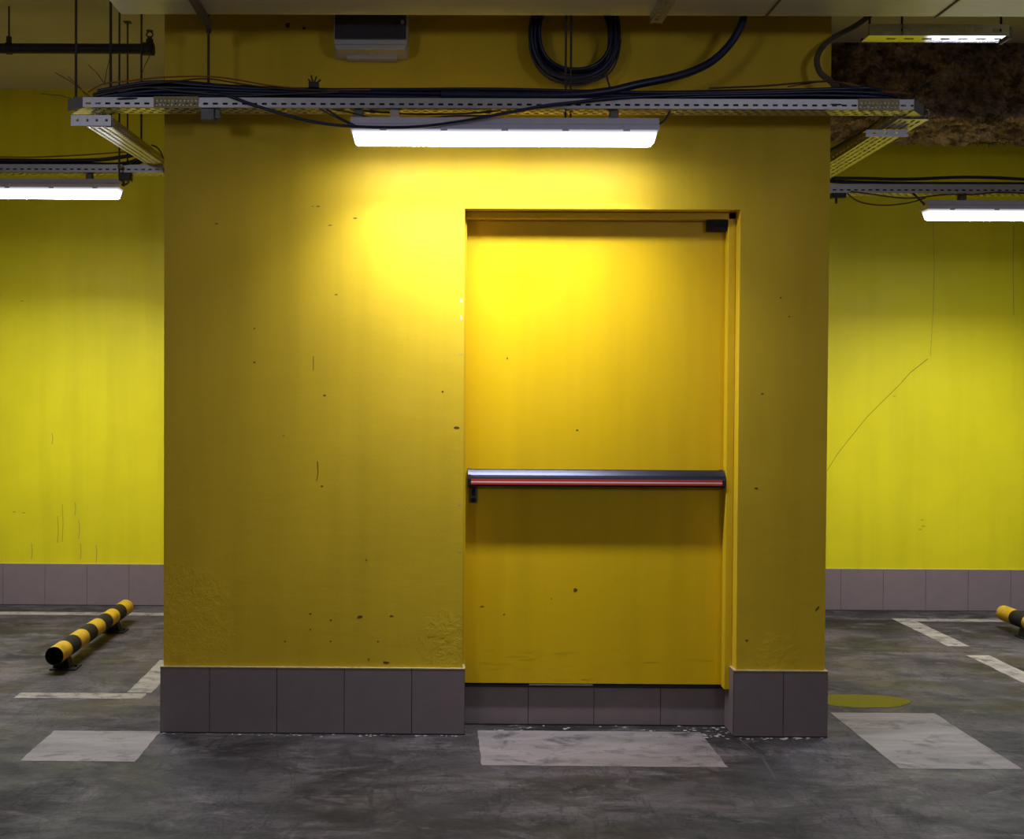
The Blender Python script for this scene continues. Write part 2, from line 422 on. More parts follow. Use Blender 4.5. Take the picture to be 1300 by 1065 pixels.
# ------------------------------------------------------------------ floor markings, puddle
def marking(pts, m, label):
    mb = MB(); vs = [(x, y, .0012) for x, y in pts]; n = len(vs)
    mb.add(vs+[(x, y, -.001) for x, y in pts], [tuple(range(n))]+[(i, (i+1) % n, n+(i+1) % n, n+i) for i in range(n)])
    o = mb.build('floor_marking', m, kind='structure'); o['label'] = label; return o
def rag(x0, x1, y0, y1, e=.0025, k=14):   # rectangle with a slightly ragged outline
    P = []
    r = lambda: random.uniform(-e, e)
    for i in range(k): P.append((x0+(x1-x0)*i/k+r()*.5, y0+r()))
    for i in range(k): P.append((x1+r(), y0+(y1-y0)*i/k))
    for i in range(k): P.append((x1-(x1-x0)*i/k, y1+r()))
    for i in range(k): P.append((x0+r(), y1-(y1-y0)*i/k))
    return P
marking(rag(-1.69, -1.218, -.408, .01), M['patch'], 'worn white floor patch left of the column')
marking(rag(.194, 1.19, -.42, .06), M['patch'], 'worn white floor patch before the door')
marking(rag(1.885, 2.38, -.42, .39), M['patch'], 'worn white floor patch right of the column')
marking(rag(-2.07, -1.44, .545, .645, .004), M['line'], 'short white bay line left of the column')
marking(rag(-1.545, -1.42, .66, 1.36, .004), M['line'], 'white bay line beside the left of the column')
marking(rag(-6.9, -1.215, 2.64, 2.74, .004, 30), M['line'], 'white line along the left back wall')
marking(rag(3.105, 6.9, 2.62, 2.71, .004, 30), M['line'], 'white line along the right back wall')
marking(rag(3.105, 3.235, 1.86, 2.61, .004), M['line'], 'far white bay line right of the column')
marking(rag(3.105, 3.235, .72, 1.62, .004), M['line'], 'near white bay line right of the column')
pd = MB(); k = 40; cpd = onz(1098, 890)
ring = [(cpd.x-.02+math.cos(2*PI*i/k)*.245*(1+.08*math.sin(3*2*PI*i/k)+random.uniform(-.03, .03)), cpd.y+math.sin(2*PI*i/k)*.125*(1+random.uniform(-.04, .04))) for i in range(k)]
pd.add([(x, y, .0016) for x, y in ring]+[(x, y, -.001) for x, y in ring], [tuple(range(k))]+[(i, (i+1) % k, k+(i+1) % k, k+i) for i in range(k)])
tag(pd.build('puddle', M['water']), 'small yellowish puddle on the floor right of the column', 'puddle')

# ------------------------------------------------------------------ duct under the ceiling
DX0, DZ, DY0, DY1 = -1.311, 3.066, -1.25, -.30
du = empty('air_duct', (2.0, -.77, DZ), 'wide galvanised air duct crossing above the column, edge to edge at top', 'duct')
e = [DX0, at(972, 17, DY1).x, at(1188, 17, DY1).x, 4.4, 6.5]
for a, b in zip(e, e[1:]):
    mb = MB(); mb.box(a+.001, b-.001, DY0, DY1, DZ, DZ+.36); mb.build('duct_section', M['duct'], du, .004, du.location)
for x in e[1:4]:
    mb = MB(); mb.box(x-.004, x+.004, DY0-.008, DY1+.006, DZ-.006, DZ+.366); mb.build('joint_flange', M['galv_dark'], du, .002, du.location)

# ------------------------------------------------------------------ shaggy insulated beam
def wool_mesh():
    mb = MB(); x0, x1, y0, y1, z0, z1 = 1.73, 6.6, 1.9, 2.62, 3.20, CEIL
    nx = 330; path = [(y0, z1), (y0, z0), (y1, z0), (y1, z1)]; prof = []
    for (a, b), (c, d), n in ((path[0], path[1], 40), (path[1], path[2], 46), (path[2], path[3], 14)):
        for i in range(n): prof.append((a+(c-a)*i/n, b+(d-b)*i/n))
    prof.append(path[3]); m = len(prof); vs = []
    for i in range(nx+1):
        x = x0+(x1-x0)*i/nx
        for (y, z) in prof:
            p = Vector((x, y, z)); k = 0 if z > z1-.012 else 1
            d = noise.fractal(p*4, 1, 2, 4)*.035+noise.fractal(p*22, 1, 2, 4)*.026+noise.noise(p*85)*.014+.012*math.sin(x*1.9)
            n = Vector((0, -1, 0)) if y < y0+.01 else (Vector((0, 0, -1)) if z < z0+.01 else Vector((0, 1, 0)))
            if y < y0+.03 and z < z0+.03: n = Vector((0, -.7, -.7))
            vs.append(p+n*d*k)
    fs = [(i*m+j, i*m+j+1, (i+1)*m+j+1, (i+1)*m+j) for i in range(nx) for j in range(m-1)]
    mb.add(vs, fs)
    mb.add([vs[j] for j in range(m)], [tuple(range(m))])
    for k in range(900):                # loose fibres hanging from the lower edges
        x = random.uniform(x0, 4.2); y = random.choice((random.uniform(y0, y1), y1, y0)); z = z0-.004
        l = random.uniform(.012, .04)
        b = Vector((x, y, z+.01)); q = b+Vector((random.uniform(-.02, .02), random.uniform(-.03, .0), -l))
        w = random.uniform(.002, .005)
        mb.add([b-X*w, b+X*w, b+Y_*w, q], [(0, 1, 3), (1, 2, 3), (2, 0, 3), (0, 2, 1)])
    return mb
tag(wool_mesh().build('insulated_beam', M['wool']), 'shaggy brown insulated beam under the ceiling at top right', 'insulation')

# ------------------------------------------------------------------ perforated cable trays
def tray_body(A, B, w, h, rows_b, slot_side, t=.0015):
    mb = MB(); A, B = Vector(A), Vector(B); L = (B-A).length; u = (B-A).normalized()
    s = u.cross(Z).normalized(); n = s.cross(u)
    o = A-s*(w/2)
    mb.plate(o, u, s, n, L, w, rows_b, t)
    for sg in (-1, 1):
        oo = A+s*(sg*w/2)-(s*t if sg > 0 else s*0)
        mb.plate(oo, u, n, s, L, h, slot_side, t)
        mb.slab(oo, u, n, s, 0, L, h-t, h, t if sg > 0 else t, 0)
        lip = oo+n*(h-t)
        mb.slab(lip, u, -s*sg, n, 0, L, 0, .010, t)
    return mb, u, s, n, L
side = [(.013, .021, .0405, .021, .012)]
bot = [(.012, .030, .0405, .020, .010), (.042, .058, .0405, .020, .030), (.070, .088, .0405, .020, .010)]
# front tray across the column
FY, FZ = -.25, 2.683
t1 = empty('cable_tray', (.25, FY, FZ), 'perforated steel cable tray across the column, above the middle lamp', 'cable tray')
mb, *_ = tray_body((-1.467, FY, FZ), (1.958, FY, FZ+.002), .10, .044, bot, side); mb.build('tray_channel', M['galv'], t1, 0, t1.location)
for x0, x1 in ((at(195, 125, -.303).x, at(252, 125, -.303).x), (at(1090, 125, -.303).x, at(1142, 125, -.303).x)):
    mb = MB(); mb.plate(Vector((x0, -.302, FZ-.002)), X, Z, FR, x1-x0, .048, [(.010, .019, .016, .008, .006), (.027, .034, .016, .008, .010)], .002)  # yellowish plate with closer holes near each tray end
    tag(mb.build('joining_plate', M['edge'], t1, 0, t1.location), 'yellowish joining plate with close holes')
for sx, xa, xb in ((-1, -1.467, at(86, 128, -.24).x), (1, 1.958, 2.045)):
    mb = MB(); a = Vector((xa, -.30, FZ-.002)); b = Vector((xb, -.24 if sx < 0 else -.19, FZ-.002)); u = (b-a); L = u.length; u.normalize()
    mb.slab(a, u, Z, u.cross(Z), 0, L, 0, .050, .002); mb.add([(xa, -.30, FZ), (xb, -.19, FZ), (xa, -.19, FZ)], [(0, 1, 2)])
    mb.add([(xa, -.30, FZ-.002), (xb, -.19, FZ-.002), (xa, -.19, FZ-.002)], [(0, 1, 2)])
    mb.build('corner_plate', M['galv'], t1, 0, t1.location)
mb = MB(); q = at(267, 141, -.27); mb.box(q.x-.034, q.x+.02, -.30, -.22, FZ-.048, FZ-.002); mb.box(q.x+.02, q.x+.042, -.285, -.24, FZ-.04, FZ-.002)
mb.tube([(q.x+.026, -.275, FZ-.055), (q.x+.026, -.275, FZ)], .004, 8); mb.build('clamp', M['galv_dark'], t1, .003, t1.location)
mb = MB(); q = at(501, 145, -.27); mb.box(q.x-.019, q.x+.019, -.285, -.235, FZ-.042, FZ-.001); mb.build('clip', M['pale'], t1, .003, t1.location)
# back trays
t2 = empty('cable_tray', (-3.5, 1.5, 2.757), 'perforated cable tray over the left lamp, running off the left edge', 'cable tray')
mb, *_ = tray_body((-5.5, 1.5, 2.755), (-1.555, 1.5, 2.757), .10, .046, bot, side); mb.build('tray_channel', M['galv'], t2, 0, t2.location)
t3 = empty('cable_tray', (3.5, 1.5, 2.66), 'perforated cable tray over the right lamp, running off the right edge', 'cable tray')
mb, *_ = tray_body((1.86, 1.5, 2.657), (5.5, 1.5, 2.662), .10, .052, bot, side); mb.build('tray_channel', M['galv'], t3, 0, t3.location)
# side arms
side2 = [(.012, .022, .05, .028, .012)]; bot2 = [(.014, .024, .06, .045, .01), (.042, .052, .06, .045, .03), (.070, .080, .06, .045, .01), (.098, .108, .06, .045, .03)]
t4 = empty('cable_tray', (-1.45, -.2, 2.63), 'short sloping cable tray arm left of the column, joining both trays', 'cable tray')
mb, *_ = tray_body((-1.395, -.31, 2.600), (-1.606, 1.47, 2.808), .105, .042, bot2, side2); mb.build('tray_channel', M['galv'], t4, 0, t4.location)
mb = MB(); mb.plate(Vector((-1.511, -.314, 2.604)), X, Z, FR, .166, .043, [(.017, .027, .040, .011, .022)], .003); mb.build('end_plate', M['galv'], t4, 0, t4.location)
t5 = empty('cable_tray', (2.0, .3, 2.66), 'short cable tray arm right of the column, below the shaggy beam', 'cable tray')
mb, *_ = tray_body((2.002, -.195, 2.672), (2.002, 1.44, 2.645), .13, .040, bot2, side2); mb.build('tray_channel', M['galv'], t5, 0, t5.location)
mb = MB(); a = at(1099, 173.5, -.05); b = at(1153, 165, -.05); mb.plate(Vector((a.x, -.05, a.z)), X, Z, FR, b.x-a.x, b.z-a.z, [(.012, .022, .049, .012, .03)], .003)
mb.box(a.x, b.x, -.05, -.01, b.z-.003, b.z)
mb.build('support_bar', M['galv'], t5, 0, t5.location)

# ------------------------------------------------------------------ tube lamps
def make_lamp():
    r = empty('tube_lamp', (0, 0, 0))
    L = 1.272
    h = MB(); prof = [(-.056, 0), (-.056, .020), (-.046, .024), (-.042, .051), (.042, .051), (.046, .024), (.056, .020), (.056, 0)]
    h.prism(prof, -L/2, L/2); h.build('housing', M['housing'], r, .003)
    bm = bmesh.new()
    top = [(-L/2+.004, -.052, 0), (L/2-.004, -.052, 0), (L/2-.004, .052, 0), (-L/2+.004, .052, 0)]
    low = [(-L/2+.018, -.040, -.054), (L/2-.018, -.040, -.054), (L/2-.018, .040, -.054), (-L/2+.018, .040, -.054)]
    vs = [bm.verts.new(p) for p in top+low]
    for f in [(0,1,2,3),(7,6,5,4),(4,5,1,0),(5,6,2,1),(6,7,3,2),(7,4,0,3)]: bm.faces.new([vs[i] for i in f])
    bmesh.ops.recalc_face_normals(bm, faces=bm.faces)
    bmesh.ops.bevel(bm, geom=[e for e in bm.edges if not all(v.co.z > -.001 for v in e.verts)], offset=.014, segments=3, affect='EDGES', profile=.5)
    me = bpy.data.meshes.new('diffuser'); bm.normal_update()
    for f in bm.faces: f.material_index = 1 if f.normal.z < -.75 else 0; f.smooth = f.material_index == 0
    bm.to_mesh(me); bm.free(); me.materials.append(M['lens_side']); me.materials.append(M['lens_low'])
    d = bpy.data.objects.new('diffuser', me); C.objects.link(d); d.parent = r
    tag(d, 'glowing white diffuser')
    for k in range(5):
        x = -.5+.25*k
        c = MB(); c.box(x-.014, x+.014, -.0600, -.053, -.008, .020); c.box(x-.010, x+.010, -.062, -.058, .002, .012); c.build('clip', M['housing'], r, .001)
    return r
def copy_tree(o, parent=None):
    c = o.copy(); C.objects.link(c); c.parent = parent
    for ch in [x for x in bpy.data.objects if x.parent == o]: copy_tree(ch, c)
    return c
lamp = make_lamp()
lampL = copy_tree(lamp); lampR = copy_tree(lamp)
for l_ in (lampL, lampR):               # the tubes of the bays get a stronger underside glow
    for ch_ in [x for x in bpy.data.objects if x.parent == l_ and x.name.startswith('diffuser')]:
        ch_.data = ch_.data.copy(); ch_.data.materials[1] = M['lens_low_bay']
lamp.location = (.277, -.26, 2.597); tag(lamp, 'lit tube lamp on the column, hanging just above the door', 'lamp')
lampL.location = (-1.805-.636, 1.5, 2.672); tag(lampL, 'lit tube lamp in the left bay, cut by the left edge', 'lamp')
lampR.location = (2.774+.636, 1.5, 2.570); tag(lampR, 'lit tube lamp in the right bay, cut by the right edge', 'lamp')
def beam(l, e, spread):                  # added area light below the diffuser, strengthens the tube's downward light
    a = bpy.data.lights.new('added_downlight', 'AREA'); a.shape = 'RECTANGLE'; a.size = 1.2; a.size_y = .07; a.energy = e; a.color = LCOL; a.spread = math.radians(spread)
    o = bpy.data.objects.new('added_downlight', a); C.objects.link(o); o.parent = l; o.location = (0, 0, -.0555)
beam(lamp, 26, 110); beam(lampL, 66, 150); beam(lampR, 66, 150)
def bracket(l, xs, ztop):
    for x in xs:
        b = MB(); b.box(x-.018, x+.018, -.022, .022, .048, ztop-l.location.z-.001); b.box(x-.026, x+.026, -.03, .03, .048, .054)
        b.build('bracket', M['galv_dark'], l, .002)
bracket(lamp, (at(779, 145, -.26).x-.277, at(425, 145, -.26).x+.10-.277), 2.683)
bracket(lampL, (at(114, 224, 1.5).x+2.441, -.45), 2.756)
bracket(lampR, (at(1221, 250, 1.5).x-3.41, .45), 2.658)
def cord(l, pts, r=.004):
    c = MB(); c.tube([p-l.location for p in smooth_path(pts)], r, 8); c.build('power_cord', M['cable'], l)
cord(lamp, [Vector((.905, -.26, 2.622)), at(838, 157, -.27), at(845, 151, -.27), at(850, 142, -.27), at(852, 136, -.26)], .0045)
cord(lampL, [Vector((-1.81, 1.5, 2.695)), at(160, 234, 1.49), at(165, 228, 1.48), at(167, 220, 1.47)], .006)
cord(lampR, [Vector((2.78, 1.5, 2.595)), at(1168, 254, 1.48), at(1160, 246, 1.46), at(1155, 241, 1.46)], .006)
# junction boxes under the back trays
def jbox(px0, py0, px1, py1, Yd, label):
    a, b = at(px0, py0, Yd), at(px1, py1, Yd)
    r = empty('junction_box', ((a.x+b.x)/2, Yd+.02, a.z), label, 'junction box')
    mb = MB(); mb.box(a.x, b.x, Yd, Yd+.05, b.z, a.z); mb.build('box_body', M['black'], r, .006, r.location)
    mb = MB(); x = a.x+(b.x-a.x)*.35; mb.tube([(x, Yd+.02, b.z-.03), (x, Yd+.02, b.z+.005)], .007, 8); mb.build('cable_gland', M['black'], r, 0, r.location)
jbox(150, 218, 166, 229, 1.45, 'small black junction box under the left tray beside the lamp')
jbox(1057, 243, 1075, 251, 1.45, 'small black junction box under the right tray at the column edge')

# ------------------------------------------------------------------ hanging hardware
def rod(p_top, p_low, r, label, nuts=()):
    a, b = Vector(p_top), Vector(p_low)
    o = empty('hanger_rod', b, label, 'rod')
    mb = MB(); mb.tube([a, b], r, 8); mb.build('rod', M['rod'], o, 0, b)
    for q in nuts:
        mb = MB(); mb.tube([Vector(q)-Z*.008, Vector(q)+Z*.008], .011, 6); mb.build('nut', M['galv_dark'], o, 0, b)
    return o
q = at(96.5, 124, -.24); rod((q.x, -.24, CEIL), (q.x, -.24, FZ+.0), .0055, 'thin rod holding the left corner of the front tray', [(q.x, -.24, FZ+.05)])
def vrod(px, py, Yd, zlow, label, r=.0055):
    q = at(px, py, Yd); rod((q.x, Yd, CEIL), (q.x, Yd, zlow), r, label, [(q.x, Yd, zlow+.03)])
vrod(140.5, 90, .30, 2.70, 'first dark rod right of the tray corner, left of the column', .0065)
vrod(151.5, 150, 1.40, 2.748, 'long thin rod passing before the left tray end', .0055)
vrod(162, 90, 1.56, 2.80, 'thin rod with a small ceiling plate behind the black pipe', .005)
vrod(179.5, 130, 1.02, 2.755, 'thin rod closest to the column on its left side', .0055)
q = at(162, 28, 1.56)
mb = MB(); q2 = at(162, 90, 1.56); mb.box(q2.x-.02, q2.x+.02, 1.54, 1.58, CEIL-.004, CEIL-.0002)
cp = mb.build('ceiling_plate', M['rod']); cp.parent = [o for o in bpy.data.objects if o.get('label', '').startswith('thin rod with a small')][0]; cp.location = -cp.parent.location
# struts below the duct
def strut(px, py_end, label, rod_to=None, rod_px=None, m='galv_dark', perf=False, w=.034):
    e_ = onz(px, py_end, DZ-.022)
    r = empty('support_strut', (e_.x, e_.y, DZ-.04), label, 'strut')
    mb = MB(); L = e_.y-(DY0-.05)
    o = Vector((e_.x-w/2, DY0-.05, DZ-.0405))
    if perf:
        mb.plate(o, Y_, X, Z, L, w, [(.010, .024, .05, .030, .01)], .003)
        mb.plate(o, Y_, Z, X, L, .040, [(.014, .026, .05, .030, .02)], .002); mb.plate(o+X*(w-.002), Y_, Z, X, L, .040, [(.014, .026, .05, .030, .02)], .002)
    else:
        mb.box(e_.x-w/2, e_.x+w/2, DY0-.05, e_.y, DZ-.0405, DZ-.0005)
    mb.build('strut_channel', M[m], r, .001, r.location)
    mb = MB(); yy = e_.y-.02
    mb.tube([(e_.x, yy, DZ-.065), (e_.x, yy, CEIL)], .005, 8); mb.tube([(e_.x, yy, DZ-.056), (e_.x, yy, DZ-.042)], .011, 6)
    if yy < DY1+.02: mb = None
    if mb: mb.build('bolt', M['rod'], r, 0, r.location)
    if rod_to:
        mb = MB(); mb.tube([(e_.x, yy, rod_to), (e_.x, yy, DZ-.01)], .0055, 8); mb.build('rod', M['rod'], r, 0, r.location)
    return r
strut(266, 33, 'dark strut and rod under the duct, left of the grey box', FZ+.003, w=.020)
strut(833, 24, 'perforated steel strut under the duct, right of the cable coil', perf=True, m='galv', w=.05)
q = at(720, 60, -.24)
for k, px in enumerate((718.5, 725)):
    q = at(px, 60, -.25+.03*k)
    o = rod((q.x, q.y, CEIL), (q.x, q.y, 2.655), .0045, ('left', 'right')[k]+' one of the twin rods inside the cable coil', [])

# perforated channel at top right with three rods
CY = -.13
ch = empty('perforated_channel', (2.2, CY, 3.02), 'shiny perforated steel channel hung below the duct at top right', 'channel')
a, b = at(1103, 45.2, CY), at(1281, 31, CY)
mb = MB(); L = b.x-a.x; o = Vector((a.x, CY, a.z)); hh = b.z-a.z; pit = 22.8/1440*(CY+5)
mb.plate(o, X, Z, FR, L, hh, [(.016, .030, pit, .040, .06)], .002)
mb.plate(o, X, Y_, Z, L, .09, [(.032, .050, pit, .040, .09)], .002)
mb.slab(o+Y_*.088, X, Z, FR, 0, L, 0, .016, .002)
tag(mb.build('channel', M['galv_bright'], ch, 0, ch.location), 'shiny perforated channel')
for px in (1104, 1145, 1279):
    q = at(px, 30, CY+.045); mb = MB(); mb.tube([(min(q.x, b.x-.012), CY+.045, a.z+.002), (min(q.x, b.x-.012), CY+.045, CEIL)], .005, 8); mb.build('rod', M['rod'], ch, 0, ch.location)
mb = MB(); mb.box(b.x+.001, b.x+.014, CY, CY+.09, a.z-.010, a.z+.04); mb.build('end_clamp', M['galv_dark'], ch, .003, ch.location)

# ------------------------------------------------------------------ sprinkler pipe
PY = 1.3
sp = empty('sprinkler_pipe', (-2.4, PY, 3.38), 'black sprinkler pipe under the ceiling at top left', 'pipe')
c1 = at(0, 61.5, PY).z; xe = at(190, 60, PY).x
mb = MB(); mb.tube([(-5.5, PY, c1), (xe-.03, PY, c1)], .028, 20); mb.build('pipe', M['pipe_black'], sp, 0, sp.location)
mb = MB(); mb.tube([(xe-.045, PY, c1), (xe-.04, PY, c1), (xe+.022, PY, c1), (xe+.024, PY, c1)], .034, 20, rad=[.030, .036, .036, .030]); mb.tube([(xe, PY, c1), (xe, PY, c1+.052)], .02, 14); mb.build('elbow', M['pipe_black'], sp, 0, sp.location)
mb = MB(); zt = c1+.05
mb.tube([(xe, PY, zt), (xe, PY, zt+.018)], .013, 12)
for s_ in (-1, 1): mb.tube(smooth_path([(xe+s_*.010, PY, zt+.015), (xe+s_*.018, PY, zt+.03), (xe+s_*.004, PY, zt+.048)], 4), .004, 6)
mb.tube([(xe, PY, zt+.047), (xe, PY, zt+.051)], .019, 14); mb.build('sprinkler_head', M['rod'], sp, 0, sp.location)
xh = at(11.5, 50, PY).x
mb = MB(); mb.tube([(xh, PY, c1+.03), (xh, PY, CEIL)], .005, 8); mb.tube([(xh-.014, PY, c1), (xh+.014, PY, c1)], .033, 20); mb.box(xh-.012, xh+.012, PY-.01, PY+.01, c1+.028, c1+.065)
mb.build('pipe_hanger', M['pipe_black'], sp, 0, sp.location)

# ------------------------------------------------------------------ distribution box
db = empty('distribution_box', (-.29, -.05, 2.97), 'grey distribution box with a dark cover, high on the column under the duct', 'box')
a, b = at(424, 24, -.115), at(517, 63, -.115)
zt_ = 3.24
bd = MB()
bd.hexa([(a.x+.012, -.115, b.z), (b.x-.012, -.115, b.z), (b.x+.004, 0, b.z-.012), (a.x-.004, 0, b.z-.012),
         (a.x, -.115, b.z+.022), (b.x, -.115, b.z+.022), (b.x+.006, 0, b.z+.01), (a.x-.006, 0, b.z+.01)])
bd.hexa([(a.x, -.115, b.z+.022), (b.x, -.115, b.z+.022), (b.x+.006, 0, b.z+.01), (a.x-.006, 0, b.z+.01),
         (a.x, -.115, zt_), (b.x, -.115, zt_), (b.x+.006, 0, zt_), (a.x-.006, 0, zt_)])
bd.build('box_body', M['box_grey'], db, .005, db.location)
zc_ = at(470, 50, -.12).z
cv = MB(); cv.box(a.x+.005, b.x-.005, -.135, -.114, zc_, zt_-.03); cv.box(a.x+.03, b.x-.045, -.137, -.134, zc_+.018, zt_-.08)
cover = cv.build('cover', M['smoke'], db, .004, db.location); tag(cover, 'dark smoked cover')
q = at(511, 28, -.137); sc = MB(); sc.tube([(q.x, -.141, q.z), (q.x, -.134, q.z)], .008, 14); o = sc.build('screw', M['box_grey'], cover, 0, db.location); o.location = (0, 0, 0)
g0, g1 = at(441, 72, -.03), at(504, 77, -.03)
gp = MB(); gp.box(g0.x, g1.x, -.055, -.005, g1.z, b.z+.004)
for k in range(14):
    x = g0.x+.012+(g1.x-g0.x-.024)*k/13; gp.box(x-.003, x+.003, -.059, -.054, g1.z+.002, b.z-.004)
gp.build('gland_plate', M['box_grey'], db, .003, db.location)

# ------------------------------------------------------------------ cables
def cable(pts, r, mat, label, cat='cable', group=None, name='cable', n=8, seg=8):
    mb = MB(); mb.tube(smooth_path(pts, n), r, seg); o = mb.build(name, mat); tag(o, label, cat, group); return o
def hump(x):                              # height of the bundle above the tray floor, from the photograph
    P = [(-1.6, .05), (-1.45, .060), (-1.3, .098), (-1.15, .110), (-1.0, .098), (-.8, .085), (-.6, .078), (-.4, .075), (-.1, .074), (.2, .078), (.6, .077), (1.0, .075), (1.4, .080), (1.75, .085), (1.95, .058), (2.1, .05)]
    for (a, za), (b, zb_) in zip(P, P[1:]):
        if a <= x <= b: return za+(zb_-za)*(x-a)/(b-a)
    return .05
NB = 22
for i in range(NB):
    r = random.choice((.0055, .0065, .0075, .009))
    row, colm = i % 4, (i // 4) % 5
    yo = -.030+.020*row+random.uniform(-.003, .003); fz = .25+.85*(colm/4.0)
    pts = []
    ph = random.uniform(0, 6)
    # left back tray, up the left arm
    if i < 7:
        pts += [Vector((-5.4+.02*i, 1.47+.011*i, 2.785+.006*(i % 3))), Vector((-3.2, 1.47+.011*i, 2.812+.006*(i % 4)+.008*math.sin(ph))), Vector((-2.2, 1.47+.010*i, 2.808+.006*(i % 4))), Vector((-1.80, 1.46+.008*i, 2.800+.006*(i % 3)))]
        pts += [Vector((-1.625+.012*(i-3), 1.28, 2.822+.006*(i % 3))), Vector((-1.53+.010*(i-3), .5, 2.742+.008*(i % 3))), Vector((-1.475+.008*(i-3), -.02, 2.70+.008*(i % 3)))]
    x = -1.36 if i < 7 else -1.43+.02*(i % 3)
    while x < (1.9 if i % 2 == 0 else 1.86):
        pts.append(Vector((x, FY+yo+.004*math.sin(x*2.1+ph), FZ+.010+(hump(x)-.012)*fz+.006*math.sin(x*3.1+ph*2))))
        x += random.uniform(.16, .26)
    if i % 2 == 0 and i < 18:
        k = (i//2) % 8
        pts += [Vector((1.965+.012*(k-3), -.06, 2.715+.004*k)), Vector((1.985+.010*(k-3), .5, 2.725+.004*k)), Vector((1.995+.010*(k-3), 1.2, 2.745+.003*k)),
                Vector((2.15, 1.47+.008*k, 2.735+.003*k)), Vector((2.6, 1.47+.009*k, 2.712+.003*k)), Vector((3.6, 1.47+.009*k, 2.705+.003*k+.004*math.sin(ph))), Vector((5.4, 1.47+.01*k, 2.70))]
    cable(pts, r, M['cable'], 'black cable in the bundle lying on the tray across the column', group='black cables in the bundle on the front tray')
# thin coloured cables over the bundle
def over(pxs, Yd, r, m, label): return cable([at(x, y, Yd) for x, y in pxs], r, M[m], label)
over([(112,117),(130,107),(160,103),(210,98),(262,97),(300,101),(340,108),(400,113.5),(470,114)], -.285, .0032, 'cable_orange', 'thin orange cable arching over the left end of the black bundle')
over([(118,119),(165,110),(215,104),(262,100),(310,107),(360,113),(430,116)], -.298, .003, 'cable_brown', 'thin brown cable just below the orange one, left end of the bundle')
over([(150,117),(185,111),(230,116),(300,121),(370,119),(430,117)], -.30, .0035, 'conduit', 'thin grey cable low on the left end of the bundle')
over([(900,112),(970,109),(1030,104),(1062,104),(1090,112),(1120,117),(1158,120)], -.29, .004, 'cable_brown', 'thin brown cable over the right end of the bundle')
over([(1000,110),(1050,103),(1085,108),(1110,115),(1150,118)], -.275, .003, 'cable_orange', 'thin orange cable over the right end of the bundle')
over([(-15,199),(40,199.5),(90,197.5),(130,195),(162,193),(178,197)], 1.455, .004, 'cable_orange', 'thin orange cable above the left back tray')
over([(142,144),(158,141),(180,137.5),(207,135),(240,132)], -.20, .004, 'cable_brown', 'thin brown cable dipping below the front tray left of the column')
# blue-black cable drooping over the lamp
cable([at(x, y, Yd) for x, y, Yd in [(262,116,-.285),(288,121,-.305),(330,136,-.322),(390,153,-.330),(448,160.5,-.335),(520,161.5,-.335),(580,155,-.335),(640,144,-.335),(690,134.5,-.325),(724,130.5,-.32),(775,125,-.312),(850,121,-.298),(930,119,-.285)]],
      .0068, M['cable'], 'thick dark cable drooping from the tray in front of the middle lamp')
for pp, r, lb in [([(414,138,-.29),(424,145,-.29),(436,152,-.30),(452,160,-.318)], .0045, 'short dark cable slanting down to the left end of the middle lamp'),
              ([(420,138,-.28),(445,143,-.28),(470,149,-.28),(500,153,-.28),(540,150,-.28),(580,147,-.28),(620,146.5,-.28),(660,140,-.28),(680,136,-.27)], .0036, 'thin dark cable sagging low between the front tray and middle lamp'),
              ([(432,138,-.26),(470,141.5,-.26),(520,144.5,-.26),(560,144.8,-.26),(610,143,-.26),(655,138,-.26),(690,134,-.25)], .004, 'thin dark cable sagging close below the front tray'),
              ([(405,138,-.30),(425,148,-.305),(440,156,-.31),(450,159.5,-.32)], .003, 'thinnest dark cable slanting to the left end of the middle lamp')]:
    cable([at(*p) for p in pp], r, M['cable'], lb)
# thick conduit rising to the duct at right
cable([at(x, y, Yd) for x, y, Yd in [(560,120,-.285),(640,121,-.285),(715,121,-.285),(770,116,-.28),(810,107,-.27),(850,99,-.25),(880,90,-.23),(905,77,-.21),(925,58,-.20),(938,38,-.20),(945,18,-.20),(949,-10,-.20),(951,-60,-.20)]],
      .0165, M['cable'], 'thick black conduit curving up from the bundle to the duct', 'conduit', name='conduit', seg=14)
cable([at(x, y, Yd) for x, y, Yd in [(1118,6,.12),(1106,18,.10),(1086,33,.05),(1062,46,-.02),(1045,59,-.07),(1037,75,-.10),(1041,92,-.12),(1053,102,-.15),(1064,112,-.18)]],
      .0125, M['conduit'], 'grey flexible conduit looping at the upper right corner of the column', 'conduit', name='conduit', seg=12)
# coil
co = MB(); ccx, ccz = .590, 3.060
pts = []; turns = 14; per = 40
for t in range(turns*per+1):
    a = 2*PI*t/per; k = t/per
    j = .5+.5*math.sin(k*2.4+.6*math.sin(k*.9))
    rx = .152+.040*j; rz = .158+.045*j
    y = -.078+.032*math.cos(k*2.4*.77)
    ca, sa = math.cos(a), math.sin(a); e = .86
    pts.append(Vector((ccx+rx*math.copysign(abs(ca)**e, ca), y, ccz+rz*math.copysign(abs(sa)**e, sa))))
co.tube(pts, .0075, 8)
outer = [at(x, y, -.10) for x, y in [(672,50),(674,66),(681,81),(694,94),(712,103),(733,108),(752,104),(768,97),(778,87),(785,70),(788,50)]]
co.tube(smooth_path(outer, 6), .004, 8)
co.tube(smooth_path([at(x, y, -.09) for x, y in [(770,94),(771,100),(773,107),(775,112)]], 5), .004, 8)
tag(co.build('cable_coil', M['cable']), 'coil of black cable hanging on the column under the duct', 'cable coil')
cable([(-5.4, 1.464, 2.772), (-4, 1.465, 2.772), (-2.6, 1.464, 2.773), (-1.75, 1.465, 2.773)], .0105, M['cable'], 'black cable added inside the left back tray to darken its slots')  # added behind the flange so the slots read as dark
